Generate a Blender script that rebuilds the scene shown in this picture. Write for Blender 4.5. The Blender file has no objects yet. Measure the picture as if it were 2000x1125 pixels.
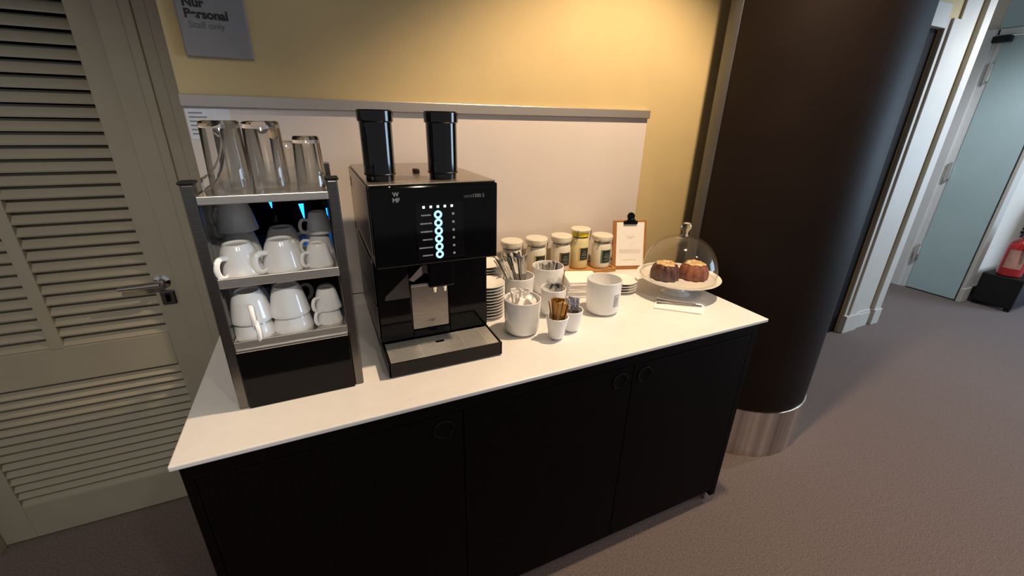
import bpy, bmesh, math, random
from math import pi, sin, cos, radians
from mathutils import Vector, Matrix
random.seed(7)
S = bpy.context.scene
COL = S.collection
# ------------------------------------------------------------------ camera
F_PX = 817.43
CAM = Vector((0.3510, -1.6689, 1.5584))
YAW, PITCH, ROLL = 0.4337, 0.3827, 0.0215
fw = Vector((sin(YAW)*cos(PITCH), cos(YAW)*cos(PITCH), -sin(PITCH)))
r0 = Vector((cos(YAW), -sin(YAW), 0)); u0 = r0.cross(fw)
rt = r0*cos(ROLL) + u0*sin(ROLL); up = -r0*sin(ROLL) + u0*cos(ROLL)
cd = bpy.data.cameras.new('camera'); cam = bpy.data.objects.new('camera', cd); COL.objects.link(cam)
M = Matrix((rt, up, -fw)).transposed().to_4x4(); M.translation = CAM
cam.matrix_world = M
cd.sensor_width = 36.0; cd.lens = F_PX/2000*36; cd.clip_start = 0.05
S.camera = cam
def at(px, py, axis, val):            # photo pixel -> point on the plane axis=val
    d = fw + rt*((px-1000)/F_PX) + up*((562.5-py)/F_PX)
    return CAM + d*((val-CAM[axis])/d[axis])
# ------------------------------------------------------------------ world, lights, exposure
S.view_settings.view_transform = 'Standard'; S.view_settings.look = 'None'
S.view_settings.gamma = 1.0; S.view_settings.use_curve_mapping = False
S.view_settings.exposure = 0.0
W = bpy.data.worlds.new('room_ambient'); S.world = W; W.use_nodes = True
W.node_tree.nodes['Background'].inputs[0].default_value = (0.92, 0.94, 1.0, 1)
W.node_tree.nodes['Background'].inputs[1].default_value = 0.27
def spot(name, loc, power, color, half, blend, target=None, rad=0.04):
    l = bpy.data.lights.new(name, 'SPOT'); l.energy = power; l.color = color
    l.spot_size = radians(2*half); l.spot_blend = blend; l.shadow_soft_size = rad
    o = bpy.data.objects.new(name, l); COL.objects.link(o); o.location = loc
    d = (Vector(target)-Vector(loc)) if target else Vector((0, 0, -1))
    o.rotation_euler = d.to_track_quat('-Z', 'Y').to_euler(); return o
WARM = (1.0, 0.74, 0.47)
spot('downlight_counter', (1.60, -0.85, 2.85), 200, WARM, 54.5, 0.42)
spot('downlight_room_a', (1.1, -2.6, 2.85), 35, (1.0, 0.86, 0.70), 60, 0.5)
spot('fill_spot_door', (0.3, -2.6, 2.85), 130, (1.0, 0.90, 0.76), 21, 1.0, (-0.55, 0.15, 0.68))  # added fill, aimed to brighten the louvred door
spot('downlight_room_b', (2.3, -2.1, 2.85), 40, WARM, 60, 0.5)
spot('fill_spot_corridor', (4.9, -0.95, 2.85), 150, (0.93, 0.97, 1.0), 70, 0.5)  # added cool fill, stands in for daylight on the blue door
spot('downlight_room_d', (1.4, -3.6, 2.85), 30, WARM, 60, 0.5)
def area(name, loc, target, sx, sy, power, color):
    l = bpy.data.lights.new(name, 'AREA'); l.shape = 'RECTANGLE'; l.size = sx; l.size_y = sy
    l.energy = power; l.color = color
    o = bpy.data.objects.new(name, l); COL.objects.link(o); o.location = loc
    o.rotation_euler = (Vector(target)-Vector(loc)).to_track_quat('-Z', 'Y').to_euler(); return o
area('window_daylight', (8.4, -3.4, 1.55), (0.5, -1.4, 1.2), 2.6, 2.1, 210, (0.55, 0.76, 1.0))
# ------------------------------------------------------------------ materials
MATS = {}
def mat(name, col, rough=0.5, metal=0.0, spec=0.5, var=0.06, scale=30.0, bump=0.0, bscale=200.0,
        stretch=None, emit=0.0, coat=0.0, sheen=0.0, sub=0.0):
    if name in MATS: return MATS[name]
    m = bpy.data.materials.new(name); m.use_nodes = True
    nt = m.node_tree; b = nt.nodes['Principled BSDF']
    tc = nt.nodes.new('ShaderNodeTexCoord'); mp = nt.nodes.new('ShaderNodeMapping')
    nt.links.new(tc.outputs['Object'], mp.inputs[0])
    if stretch: mp.inputs['Scale'].default_value = stretch
    nz = nt.nodes.new('ShaderNodeTexNoise'); nz.inputs['Scale'].default_value = scale; nz.inputs['Detail'].default_value = 4
    nt.links.new(mp.outputs[0], nz.inputs['Vector'])
    rp = nt.nodes.new('ShaderNodeValToRGB')
    c0 = [max(0, c*(1-var)) for c in col]; c1 = [min(1, c*(1+var)) for c in col]
    rp.color_ramp.elements[0].position = 0.3; rp.color_ramp.elements[1].position = 0.7
    rp.color_ramp.elements[0].color = (*c0, 1); rp.color_ramp.elements[1].color = (*c1, 1)
    nt.links.new(nz.outputs[0], rp.inputs[0]); nt.links.new(rp.outputs[0], b.inputs['Base Color'])
    b.inputs['Roughness'].default_value = rough; b.inputs['Metallic'].default_value = metal
    b.inputs['Specular IOR Level'].default_value = spec
    b.inputs['Coat Weight'].default_value = coat; b.inputs['Coat Roughness'].default_value = 0.05
    b.inputs['Sheen Weight'].default_value = sheen
    if emit:
        nt.links.new(rp.outputs[0], b.inputs['Emission Color']); b.inputs['Emission Strength'].default_value = emit
    if bump:
        n2 = nt.nodes.new('ShaderNodeTexNoise'); n2.inputs['Scale'].default_value = bscale; n2.inputs['Detail'].default_value = 3
        nt.links.new(mp.outputs[0], n2.inputs['Vector'])
        bp = nt.nodes.new('ShaderNodeBump'); bp.inputs['Strength'].default_value = bump; bp.inputs['Distance'].default_value = 0.004
        nt.links.new(n2.outputs[0], bp.inputs['Height']); nt.links.new(bp.outputs[0], b.inputs['Normal'])
    MATS[name] = m; return m
def thin_glass(name, tint, gain=1.0):
    """thin pane: clear transmission plus Fresnel reflection"""
    m = bpy.data.materials.new(name); m.use_nodes = True; nt = m.node_tree
    nt.nodes.remove(nt.nodes['Principled BSDF']); out = nt.nodes['Material Output']
    t = nt.nodes.new('ShaderNodeBsdfTransparent'); g = nt.nodes.new('ShaderNodeBsdfGlossy'); mx = nt.nodes.new('ShaderNodeMixShader')
    lw = nt.nodes.new('ShaderNodeLayerWeight'); lw.inputs[0].default_value = 0.5
    pw = nt.nodes.new('ShaderNodeMath'); pw.operation = 'POWER'; pw.inputs[1].default_value = 5.0
    fr = nt.nodes.new('ShaderNodeMath'); fr.operation = 'MULTIPLY_ADD'; fr.inputs[1].default_value = 0.95*min(1, gain); fr.inputs[2].default_value = 0.045
    nt.links.new(lw.outputs['Facing'], pw.inputs[0]); nt.links.new(pw.outputs[0], fr.inputs[0])
    nz = nt.nodes.new('ShaderNodeTexNoise'); nz.inputs['Scale'].default_value = 15
    rp = nt.nodes.new('ShaderNodeValToRGB')
    rp.color_ramp.elements[0].color = (*[c*0.97 for c in tint], 1); rp.color_ramp.elements[1].color = (*tint, 1)
    nt.links.new(nz.outputs[0], rp.inputs[0]); nt.links.new(rp.outputs[0], t.inputs[0])
    g.inputs['Roughness'].default_value = 0.07
    nt.links.new(fr.outputs[0], mx.inputs[0])
    nt.links.new(t.outputs[0], mx.inputs[1]); nt.links.new(g.outputs[0], mx.inputs[2]); nt.links.new(mx.outputs[0], out.inputs[0])
    MATS[name] = m; return m
def solid_glass(name, tint, ior=1.5):
    m = mat(name, tint, 0.02, var=0.02, scale=12); b = m.node_tree.nodes['Principled BSDF']
    b.inputs['Transmission Weight'].default_value = 1.0; b.inputs['IOR'].default_value = ior; return m
WALLC = (0.56, 0.435, 0.225)
mat('wall_paint', WALLC, 0.8, var=0.03, scale=6, bump=0.05, bscale=260)
mat('wall_cream', (0.66, 0.60, 0.52), 0.7, var=0.03, scale=6)
mat('ceiling_paint', (0.55, 0.53, 0.50), 0.9, var=0.02)
mat('carpet', (0.138, 0.100, 0.090), 0.95, spec=0.1, var=0.35, scale=160, bump=0.6, bscale=420, sheen=0.2)
mat('door_paint', (0.31, 0.28, 0.215), 0.55, var=0.04, scale=8)
mat('casing_paint', (0.50, 0.47, 0.42), 0.5, var=0.03, scale=8)
mat('casing_white', (0.66, 0.67, 0.68), 0.5, var=0.03, scale=8)
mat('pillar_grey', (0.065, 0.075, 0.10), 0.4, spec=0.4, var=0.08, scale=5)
mat('blue_door_paint', (0.40, 0.53, 0.56), 0.5, var=0.04, scale=3)
mat('panel_white', (0.69, 0.62, 0.59), 0.12, spec=0.5, var=0.02, scale=3)
mat('rail_metal', (0.46, 0.43, 0.40), 0.35, metal=0.6, var=0.04, stretch=(2, 60, 60))
mat('worktop_white', (0.75, 0.725, 0.71), 0.22, var=0.02, scale=40)
mat('cabinet_black', (0.0036, 0.0022, 0.0020), 0.55, spec=0.06, var=0.3, scale=9, stretch=(18, 18, 1.2), bump=0.08, bscale=60)
mat('plinth_gray', (0.10, 0.10, 0.10), 0.5, var=0.1)
mat('pillar_brown', (0.012, 0.008, 0.007), 0.55, spec=0.09, var=0.12, scale=4)
mat('steel_brushed', (0.66, 0.64, 0.61), 0.24, metal=1.0, var=0.42, scale=1.0, stretch=(22, 22, 0.15))
mat('steel_grid', (0.74, 0.72, 0.69), 0.40, metal=0.75, var=0.08, scale=8, stretch=(4, 50, 50))
mat('steel_soft', (0.70, 0.67, 0.61), 0.36, metal=1.0, var=0.08, scale=8, stretch=(4, 50, 50))
mat('steel_dark', (0.16, 0.15, 0.14), 0.3, metal=1.0, var=0.12, scale=10, stretch=(4, 40, 40))
mat('chrome', (0.72, 0.71, 0.70), 0.10, metal=1.0, var=0.04, scale=40)
mat('gloss_black', (0.002, 0.002, 0.0025), 0.08, spec=0.22, var=0.2, scale=10)
mat('hopper_black', (0.002, 0.002, 0.0025), 0.07, spec=0.55, var=0.2, scale=10)
mat('steel_plate', (0.40, 0.365, 0.325), 0.3, metal=1.0, var=0.1, scale=8, stretch=(4, 50, 50))
mat('satin_black', (0.006, 0.005, 0.005), 0.35, spec=0.25, var=0.2, scale=20)
mat('matte_black', (0.006, 0.006, 0.006), 0.6, spec=0.3, var=0.2, scale=20)
mat('champagne_metal', (0.42, 0.36, 0.31), 0.30, metal=0.85, var=0.06, scale=6, stretch=(30, 2, 30))
mat('reflection_brown', (0.06, 0.05, 0.044), 0.3, var=0.1)  # colour of the reflection painted on the machine's front column
mat('display_glass', (0.003, 0.003, 0.0035), 0.05, spec=0.3, var=0.1)
mat('led_white', (0.72, 0.90, 1.0), 0.4, var=0.02, emit=1.6)
mat('led_ring', (0.42, 0.74, 0.92), 0.4, var=0.06, scale=200, emit=1.0)
mat('led_dim', (0.30, 0.31, 0.33), 0.4, var=0.1, emit=0.25)
mat('led_blue', (0.01, 0.22, 1.0), 0.4, var=0.05, emit=5.0)
mat('print_grey', (0.22, 0.22, 0.23), 0.5, var=0.05)
mat('porcelain', (0.82, 0.82, 0.82), 0.12, var=0.015, coat=0.3)
mat('porcelain_warm', (0.80, 0.77, 0.72), 0.15, var=0.015, coat=0.3)
mat('paper_white', (0.84, 0.80, 0.77), 0.8, var=0.03, scale=60)
mat('paper_cool', (0.70, 0.73, 0.80), 0.7, var=0.03, scale=60)
mat('print_light', (0.60, 0.56, 0.55), 0.8, var=0.05)
mat('sign_grey', (0.225, 0.22, 0.225), 0.45, var=0.03)
mat('print_black', (0.012, 0.012, 0.012), 0.6, var=0.1)
mat('print_soft', (0.11, 0.115, 0.12), 0.6, var=0.1)
mat('jar_cream', (0.74, 0.69, 0.58), 0.2, var=0.03, coat=0.4)
mat('jar_yellow', (0.72, 0.64, 0.36), 0.2, var=0.04, coat=0.4)
mat('tea_yellow', (0.72, 0.56, 0.01), 0.5, var=0.12, scale=90)
mat('label_green', (0.10, 0.20, 0.12), 0.5, var=0.1)
mat('label_lime', (0.44, 0.46, 0.22), 0.5, var=0.1)
mat('label_brown', (0.26, 0.14, 0.08), 0.5, var=0.1)
mat('label_gold', (0.55, 0.40, 0.14), 0.5, var=0.1)
mat('label_dark', (0.010, 0.018, 0.014), 0.4, var=0.2)
mat('label_print', (0.16, 0.20, 0.17), 0.5, var=0.2)
mat('wood_honey', (0.44, 0.215, 0.06), 0.45, var=0.22, scale=6, stretch=(3, 30, 30))
mat('wood_board', (0.34, 0.14, 0.03), 0.5, var=0.22, scale=6, stretch=(30, 30, 3))
mat('cake_brown', (0.24, 0.075, 0.03), 0.6, var=0.35, scale=70, bump=0.5, bscale=160)
mat('cake_dark', (0.085, 0.026, 0.013), 0.4, var=0.5, scale=60, bump=0.5, bscale=160)
mat('icing', (0.62, 0.42, 0.20), 0.4, var=0.2, scale=60, bump=0.3, bscale=90)
mat('gold_wrap', (0.34, 0.175, 0.035), 0.28, metal=0.55, var=0.35, scale=40, bump=0.4, bscale=60)
mat('paper_bag', (0.40, 0.21, 0.06), 0.6, var=0.15)
mat('wrap_dark', (0.10, 0.085, 0.085), 0.5, var=0.3, scale=50)
mat('print_blue', (0.48, 0.48, 0.55), 0.6, var=0.55, scale=80)
mat('extinguisher_red', (0.42, 0.012, 0.014), 0.28, var=0.08, coat=0.3)
mat('extinguisher_label', (0.50, 0.26, 0.20), 0.5, var=0.25, scale=20)
mat('dark_brown_door', (0.007, 0.005, 0.004), 0.7, spec=0.1, var=0.2)
solid_glass('glass_clear', (0.93, 0.93, 0.93))
thin_glass('glass_dome', (0.965, 0.96, 0.955), 0.8)
thin_glass('plastic_clear', (0.965, 0.965, 0.97), 1.0)
thin_glass('smoked_glass', (0.35, 0.36, 0.37), 0.9)
# ------------------------------------------------------------------ mesh helpers
def BM(): return bmesh.new()
def bx(bm, x0, x1, y0, y1, z0, z1, bev=0.0, seg=2):
    g = bmesh.ops.create_cube(bm, size=1.0); vs = g['verts']
    for v in vs:
        v.co = Vector(((x0+x1)/2+v.co.x*(x1-x0), (y0+y1)/2+v.co.y*(y1-y0), (z0+z1)/2+v.co.z*(z1-z0)))
    if bev:
        es = list({e for v in vs for e in v.link_edges})
        bmesh.ops.bevel(bm, geom=es, offset=bev, segments=seg, profile=0.5, affect='EDGES')
    return bm
def lathe(bm, prof, c=(0, 0, 0), n=40, close=False, flute=None):
    rings = []
    for (r, z) in prof:
        if r < 1e-5: rings.append([bm.verts.new((c[0], c[1], c[2]+z))])
        else:
            rings.append([bm.verts.new((c[0]+rr*cos(2*pi*k/n), c[1]+rr*sin(2*pi*k/n), c[2]+z))
                          for k in range(n) for rr in [r*(flute(2*pi*k/n, z) if flute else 1)]])
    prs = list(zip(rings, rings[1:])) + ([(rings[-1], rings[0])] if close else [])
    for a, b in prs:
        for k in range(n):
            k2 = (k+1) % n
            if len(a) == 1 and len(b) == 1: continue
            if len(a) == 1: bm.faces.new((a[0], b[k2], b[k]))
            elif len(b) == 1: bm.faces.new((a[k], a[k2], b[0]))
            else: bm.faces.new((a[k], a[k2], b[k2], b[k]))
    return bm
def tube(bm, pts, rad, n=10, closed=False, flat=None):
    pts = [Vector(p) for p in pts]; N = len(pts); rings = []; nrm = None
    for i, p in enumerate(pts):
        a = pts[i-1] if (i > 0 or closed) else pts[i]; b = pts[(i+1) % N] if (i < N-1 or closed) else pts[i]
        t = (b-a).normalized()
        if nrm is None:
            nrm = t.orthogonal().normalized()
        nrm = (nrm - t*nrm.dot(t)).normalized(); bn = t.cross(nrm)
        r = rad[i] if isinstance(rad, (list, tuple)) else rad
        f = flat if flat else 1
        rings.append([bm.verts.new(p + nrm*(r*cos(2*pi*k/n)) + bn*(r*f*sin(2*pi*k/n))) for k in range(n)])
    for i in range(N if closed else N-1):
        a, b = rings[i], rings[(i+1) % N]
        for k in range(n): bm.faces.new((a[k], a[(k+1) % n], b[(k+1) % n], b[k]))
    if not closed:
        bm.faces.new(list(reversed(rings[0]))); bm.faces.new(rings[-1])
    return bm
def prism(bm, poly, axis, a0, a1):
    """poly in the two other axes (in xyz order), extruded along axis from a0 to a1"""
    def P(p, a):
        q = list(p); q.insert(axis, a); return Vector(q)
    lo = [bm.verts.new(P(p, a0)) for p in poly]; hi = [bm.verts.new(P(p, a1)) for p in poly]; n = len(poly)
    bm.faces.new(lo); bm.faces.new(list(reversed(hi)))
    for k in range(n): bm.faces.new((lo[k], hi[k], hi[(k+1) % n], lo[(k+1) % n]))
    return bm
def root_loc(o):
    v = Vector((0, 0, 0))
    while o: v += o.location; o = o.parent
    return v
def obj(name, bm, m, parent=None, smooth=False, local=False, loc=None, rotz=0.0):
    if parent is not None and not local:
        bmesh.ops.translate(bm, verts=bm.verts, vec=-root_loc(parent))
    if parent is None and loc is not None and not local:
        bmesh.ops.translate(bm, verts=bm.verts, vec=-Vector(loc))
    bmesh.ops.recalc_face_normals(bm, faces=bm.faces)
    me = bpy.data.meshes.new(name); bm.to_mesh(me); bm.free()
    me.materials.append(MATS[m])
    if smooth:
        me.polygons.foreach_set('use_smooth', [True]*len(me.polygons))
        me.set_sharp_from_angle(angle=radians(38))
    o = bpy.data.objects.new(name, me); COL.objects.link(o)
    if parent is not None: o.parent = parent
    if loc is not None: o.location = loc
    if rotz: o.rotation_euler = (0, 0, rotz)
    return o
def tag(o, label, cat, group=None):
    o['label'] = label; o['category'] = cat
    if group: o['group'] = group
    return o
def thing(name, label, cat, loc=(0, 0, 0), rot=(0, 0, 0), group=None):
    o = bpy.data.objects.new(name, None); COL.objects.link(o); o.location = loc; o.rotation_euler = rot
    o.empty_display_size = 0.05
    return tag(o, label, cat, group)
def struct(name, bm, m, label=None, smooth=False):
    o = obj(name, bm, m, smooth=smooth); o['kind'] = 'structure'
    if label: o['label'] = label
    return o
def dup(root, loc, rot=None, label=None, group=None):
    r = root.copy(); COL.objects.link(r); r.location = loc
    if rot is not None: r.rotation_euler = rot
    if label: r['label'] = label
    if group: r['group'] = group
    for ch in list(root.children):
        c = ch.copy(); COL.objects.link(c); c.parent = r
        for g in list(ch.children):
            d = g.copy(); COL.objects.link(d); d.parent = c
    return r
def text_mesh(name, body, size, m, matrix, parent, bold=0.0, align='LEFT', extrude=0.0004):
    cu = bpy.data.curves.new('t', 'FONT'); cu.body = body; cu.size = size; cu.align_x = align; cu.align_y = 'CENTER'
    cu.extrude = extrude; cu.offset = bold
    t = bpy.data.objects.new('t', cu); COL.objects.link(t)
    bpy.context.view_layer.update()
    me = bpy.data.meshes.new_from_object(t.evaluated_get(bpy.context.evaluated_depsgraph_get()))
    bpy.data.objects.remove(t); me.name = name
    me.transform(matrix); me.materials.clear(); me.materials.append(MATS[m])
    o = bpy.data.objects.new(name, me); COL.objects.link(o)
    if parent is not None:
        me.transform(Matrix.Translation(-root_loc(parent))); o.parent = parent
    return o
def facing_front(x, y, z):   # text standing upright on a plane facing -y
    return Matrix.Translation((x, y, z)) @ Matrix.Rotation(pi/2, 4, 'X')
ORD = ['topmost', 'second', 'third', 'fourth', 'fifth', 'sixth', 'seventh', 'eighth', 'ninth', 'tenth', 'eleventh', 'twelfth', 'thirteenth']

# ================================================================== SETTING
H = 0.90; D = 0.807; L = 1.79; DY = 0.15
struct('floor', bx(BM(), -3.2, 9.0, -5.5, 2.6, -0.05, 0.0), 'carpet', 'brown carpeted floor')
struct('ceiling', bx(BM(), -3.2, 9.0, -5.5, 2.6, 2.9, 2.95), 'ceiling_paint', 'pale ceiling')
b = BM(); bx(b, 0.012, 3.12, 0.0, 0.14, 0, 2.9); bx(b, 0.012, 0.11, 0.14, 0.30, 0, 2.9)
bx(b, 3.12, 4.06, 0.0, 0.14, 2.14, 2.9); bx(b, 4.06, 4.56, 0.0, 0.14, 0, 2.9)
struct('wall_back', b, 'wall_paint', 'ochre painted wall behind the coffee counter')
b = BM(); bx(b, -3.2, -0.935, DY+0.02, DY+0.14, 0, 2.9); bx(b, -0.935, 0.012, DY+0.02, DY+0.14, 2.06, 2.9)
struct('wall_left', b, 'wall_paint', 'painted wall around the louvred door')
b = BM(); bx(b, 5.9, 6.02, 0.49, 1.8, 0, 2.9); bx(b, 5.9, 6.02, -0.06, 0.49, 2.33, 2.9); bx(b, 4.56, 6.02, 1.7, 1.8, 0, 2.9); bx(b, 4.46, 4.56, 0.14, 1.8, 0, 2.9)
struct('wall_recess', b, 'wall_cream', 'pale walls of the corridor recess')
struct('wall_corridor', bx(BM(), 5.9, 9.0, -0.06, 0.06, 0, 2.9), 'wall_cream', 'pale corridor wall beside the blue door')
struct('wall_right', bx(BM(), 8.9, 9.0, -5.5, -0.06, 0, 2.9), 'wall_cream', 'pale end wall')
# dark doorway behind the pillar
b = BM(); bx(b, -1.0, 0.012, 0.55, 0.58, 0, 2.9); bx(b, -1.03, -1.0, DY+.14, 0.58, 0, 2.9); bx(b, 0.012, 0.04, 0.30, 0.58, 0, 2.9)  # added unseen dark box, stops world light coming through the slats
struct('wall_light_block', b, 'dark_brown_door', 'dark box added behind the louvred door to keep light out')
door2 = struct('door_2', bx(BM(), 3.13, 4.055, 0.012, 0.052, 0.0, 2.135, 0.003), 'dark_brown_door', 'dark door leaf behind the round pillar')
# casings beside the dark doorway, at the corridor corner
def casing(name, strips, label):
    b = BM()
    for s in strips: bx(b, *s, bev=0.004)
    return struct(name, b, 'casing_paint', label)
casing('trim_1', [(4.06, 4.10, -0.020, 0.0, 0, 2.2), (4.10, 4.19, -0.034, 0.0, 0, 2.2), (4.19, 4.225, -0.026, 0, 0, 2.2), (3.0, 4.06, -0.022, 0, 2.14, 2.27)], 'white moulded casing beside the dark doorway')
casing('trim_2', [(4.225, 4.42, -0.014, 0.0, 0, 2.9)], 'flat cream panel strip')
casing('trim_3', [(4.465, 4.562, -0.030, 0.0, 0, 2.9)], 'white corner moulding at the corridor opening')
b = BM(); bx(b, 4.055, 4.24, -0.045, -0.0, 0, 0.15, 0.004); bx(b, 4.225, 4.42, -0.03, 0, 0, 0.13, 0.004); bx(b, 4.225, 4.42, -0.024, 0, 0.13, 0.15, 0.003); bx(b, 4.46, 4.568, -0.042, 0.0, 0, 0.14, 0.004)
struct('baseboard_back', b, 'casing_paint', 'white plinth blocks at the corridor corner')
# blue door in the recess
d3 = struct('door_3', bx(BM(), 5.865, 5.905, -0.045, 0.345, 0.012, 2.30, 0.003), 'blue_door_paint', 'pale blue-green door in the corridor recess')
for z in (2.02, 1.18, 0.38):
    b = BM(); bx(b, 5.845, 5.868, 0.335, 0.385, z-0.07, z+0.07, 0.004); lathe(b, [(0, -.085), (.012, -.085), (.012, .085), (0, .085)], (5.848, 0.362, z), 12)
    obj('hinge', b, 'chrome', d3, True)
b = BM(); bx(b, 5.80, 5.864, 0.285, 0.40, 2.25, 2.30, 0.006); obj('door_closer', b, 'satin_black', d3)
b = BM(); bx(b, 5.872, 5.898, 0.345, 0.385, 0.0, 2.33, 0.003); bx(b, 5.84, 5.9, 0.40, 0.50, 0, 2.36, 0.006); bx(b, 5.86, 5.9, 0.385, 0.40, 0, 2.36)
bx(b, 5.86, 5.9, -0.05, 0.40, 2.31, 2.36, 0.004)
struct('trim_4', b, 'casing_white', 'white frame of the blue door')
b = BM(); bx(b, 5.86, 5.99, -0.085, -0.058, 0, 2.36, 0.005); bx(b, 5.855, 6.0, -0.095, -0.058, 0, 0.14, 0.005)
struct('trim_9', bx(BM(), 5.872, 5.9, -0.045, 0.40, 2.365, 2.88, 0.003), 'blue_door_paint', 'pale blue panel above the blue door')
struct('trim_5', b, 'casing_paint', 'white casing right of the blue door')
struct('baseboard_corridor', bx(BM(), 6.0, 8.9, -0.08, -0.058, 0, 0.13, 0.004), 'casing_paint', 'corridor skirting board')
# louvred door
dl = struct('door_1', (lambda b: (bx(b, -0.917, -0.827, DY-0.02, DY+0.02, 0.012, 2.03, .002), bx(b, -0.235, -0.168, DY-0.02, DY+0.02, 0.012, 2.03, .002),
     bx(b, -0.827, -0.235, DY-0.02, DY+0.02, 0.012, 0.165, .002), bx(b, -0.827, -0.235, DY-0.02, DY+0.02, 0.656, 0.79, .002),
     bx(b, -0.827, -0.235, DY-0.02, DY+0.02, 1.93, 2.03, .002), b)[-1])(BM()), 'door_paint', 'olive-grey louvred double-panel door left of the counter')
obj('mullion', bx(BM(), -0.566, -0.530, DY-0.02, DY+0.02, 0.785, 1.935, .002), 'door_paint', dl)
def slat_mesh(w):
    b = BM(); prism(b, [(-0.019, -0.015), (-0.017, -0.020), (0.015, 0.010), (0.013, 0.015)], 0, -w/2, w/2)
    bmesh.ops.recalc_face_normals(b, faces=b.faces)
    me = bpy.data.meshes.new('slat'); b.to_mesh(me); b.free(); me.materials.append(MATS['door_paint']); return me
def slats(x0, x1, z0, z1, pitch):
    me = slat_mesh(x1-x0+0.006); n = int(round((z1-z0)/pitch)); p = (z1-z0)/n
    for k in range(n):
        o = bpy.data.objects.new('slat', me); COL.objects.link(o); o.parent = dl
        o.location = ((x0+x1)/2, DY, z0+p*(k+0.5))
slats(-0.827, -0.566, 0.79, 1.93, 0.0392); slats(-0.530, -0.235, 0.79, 1.93, 0.0392); slats(-0.827, -0.235, 0.165, 0.656, 0.0351)
hd = BM(); lathe(hd, [(0, 0), (.024, 0), (.024, .008), (.012, .012), (.010, .045), (0, .045)], n=24)
bmesh.ops.rotate(hd, verts=hd.verts, cent=(0, 0, 0), matrix=Matrix.Rotation(pi/2, 3, 'X')); bmesh.ops.translate(hd, verts=hd.verts, vec=(-0.204, DY-0.02, 0.994))
tube(hd, [(-0.204, DY-0.060, 0.994), (-0.24, DY-0.064, 0.994), (-0.318, DY-0.062, 0.992)], [.011, .010, .008], 12)
h = obj('lever_handle', hd, 'chrome', dl, True)
hd = BM(); bx(hd, -0.222, -0.178, DY-0.030, DY-0.02, 0.905, 0.958, 0.004); obj('lock_plate', hd, 'steel_dark', dl)
hd = BM(); bx(hd, -0.206, -0.194, DY-0.040, DY-0.030, 0.917, 0.947, 0.003); obj('lock_cylinder', hd, 'gloss_black', dl)
casing('trim_6', [(-0.165, -0.10, DY-0.045, DY+0.03, 0, 2.1), (-0.10, -0.072, DY-0.056, DY+0.03, 0, 2.1), (-0.072, -0.035, DY-0.050, DY+0.03, 0, 2.1), (-0.035, 0.012, DY-0.062, DY+0.03, 0, 2.1)], 'moulded olive-grey casing right of the louvred door').data.materials[0] = MATS['door_paint']
casing('trim_7', [(-1.06, -0.92, DY-0.06, DY+0.03, 0, 2.1), (-1.10, -1.06, DY-0.04, DY+0.03, 0, 2.1)], 'casing left of the louvred door').data.materials[0] = MATS['door_paint']
casing('trim_8', [(-1.10, 0.012, DY-0.05, DY+0.03, 2.035, 2.14)], 'casing above the louvred door').data.materials[0] = MATS['door_paint']
# splash panel and rail on the wall
sp = thing('splash_panel', 'glossy white splash panel on the wall behind the coffee counter', 'wall panel', (0.9, 0, H))
obj('panel', bx(BM(), 0.014, 1.798, -0.010, -0.0005, H+0.001, 1.574, 0.001), 'panel_white', sp)
obj('rail', bx(BM(), 0.012, 1.800, -0.024, -0.0005, 1.5745, 1.610, 0.003), 'rail_metal', sp)
# pillar
PX, PY, PR = 2.32, -0.37, 0.348
pil = thing('round_pillar', 'thick dark brown round pillar with a brushed steel base ring', 'pillar', (PX, PY, 0))
obj('shaft', lathe(BM(), [(0, 0.26), (PR-0.002, 0.26), (PR-0.002, 2.899), (0, 2.899)], (PX, PY, 0), 96), 'pillar_brown', pil, True)
b = BM(); n_ = 28; aa, ab = radians(84), radians(161)  # paler grey strip over the wall side of the shaft
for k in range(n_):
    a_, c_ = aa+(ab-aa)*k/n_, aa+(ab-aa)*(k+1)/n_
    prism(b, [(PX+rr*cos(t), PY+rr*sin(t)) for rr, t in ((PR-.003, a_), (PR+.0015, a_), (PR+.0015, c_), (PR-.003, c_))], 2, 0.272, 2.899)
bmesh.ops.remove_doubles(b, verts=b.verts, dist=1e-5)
r = obj('grey_strip', b, 'pillar_grey', pil, True); r['label'] = 'grey strip on the wall side of the pillar'
r = obj('base_ring', lathe(BM(), [(0, 0.0), (PR+0.003, 0.0), (PR+0.003, 0.268), (PR-0.004, 0.270), (0, 0.270)], (PX, PY, 0), 96), 'steel_brushed', pil, True)
r['label'] = 'brushed stainless steel ring around the pillar foot'

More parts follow.
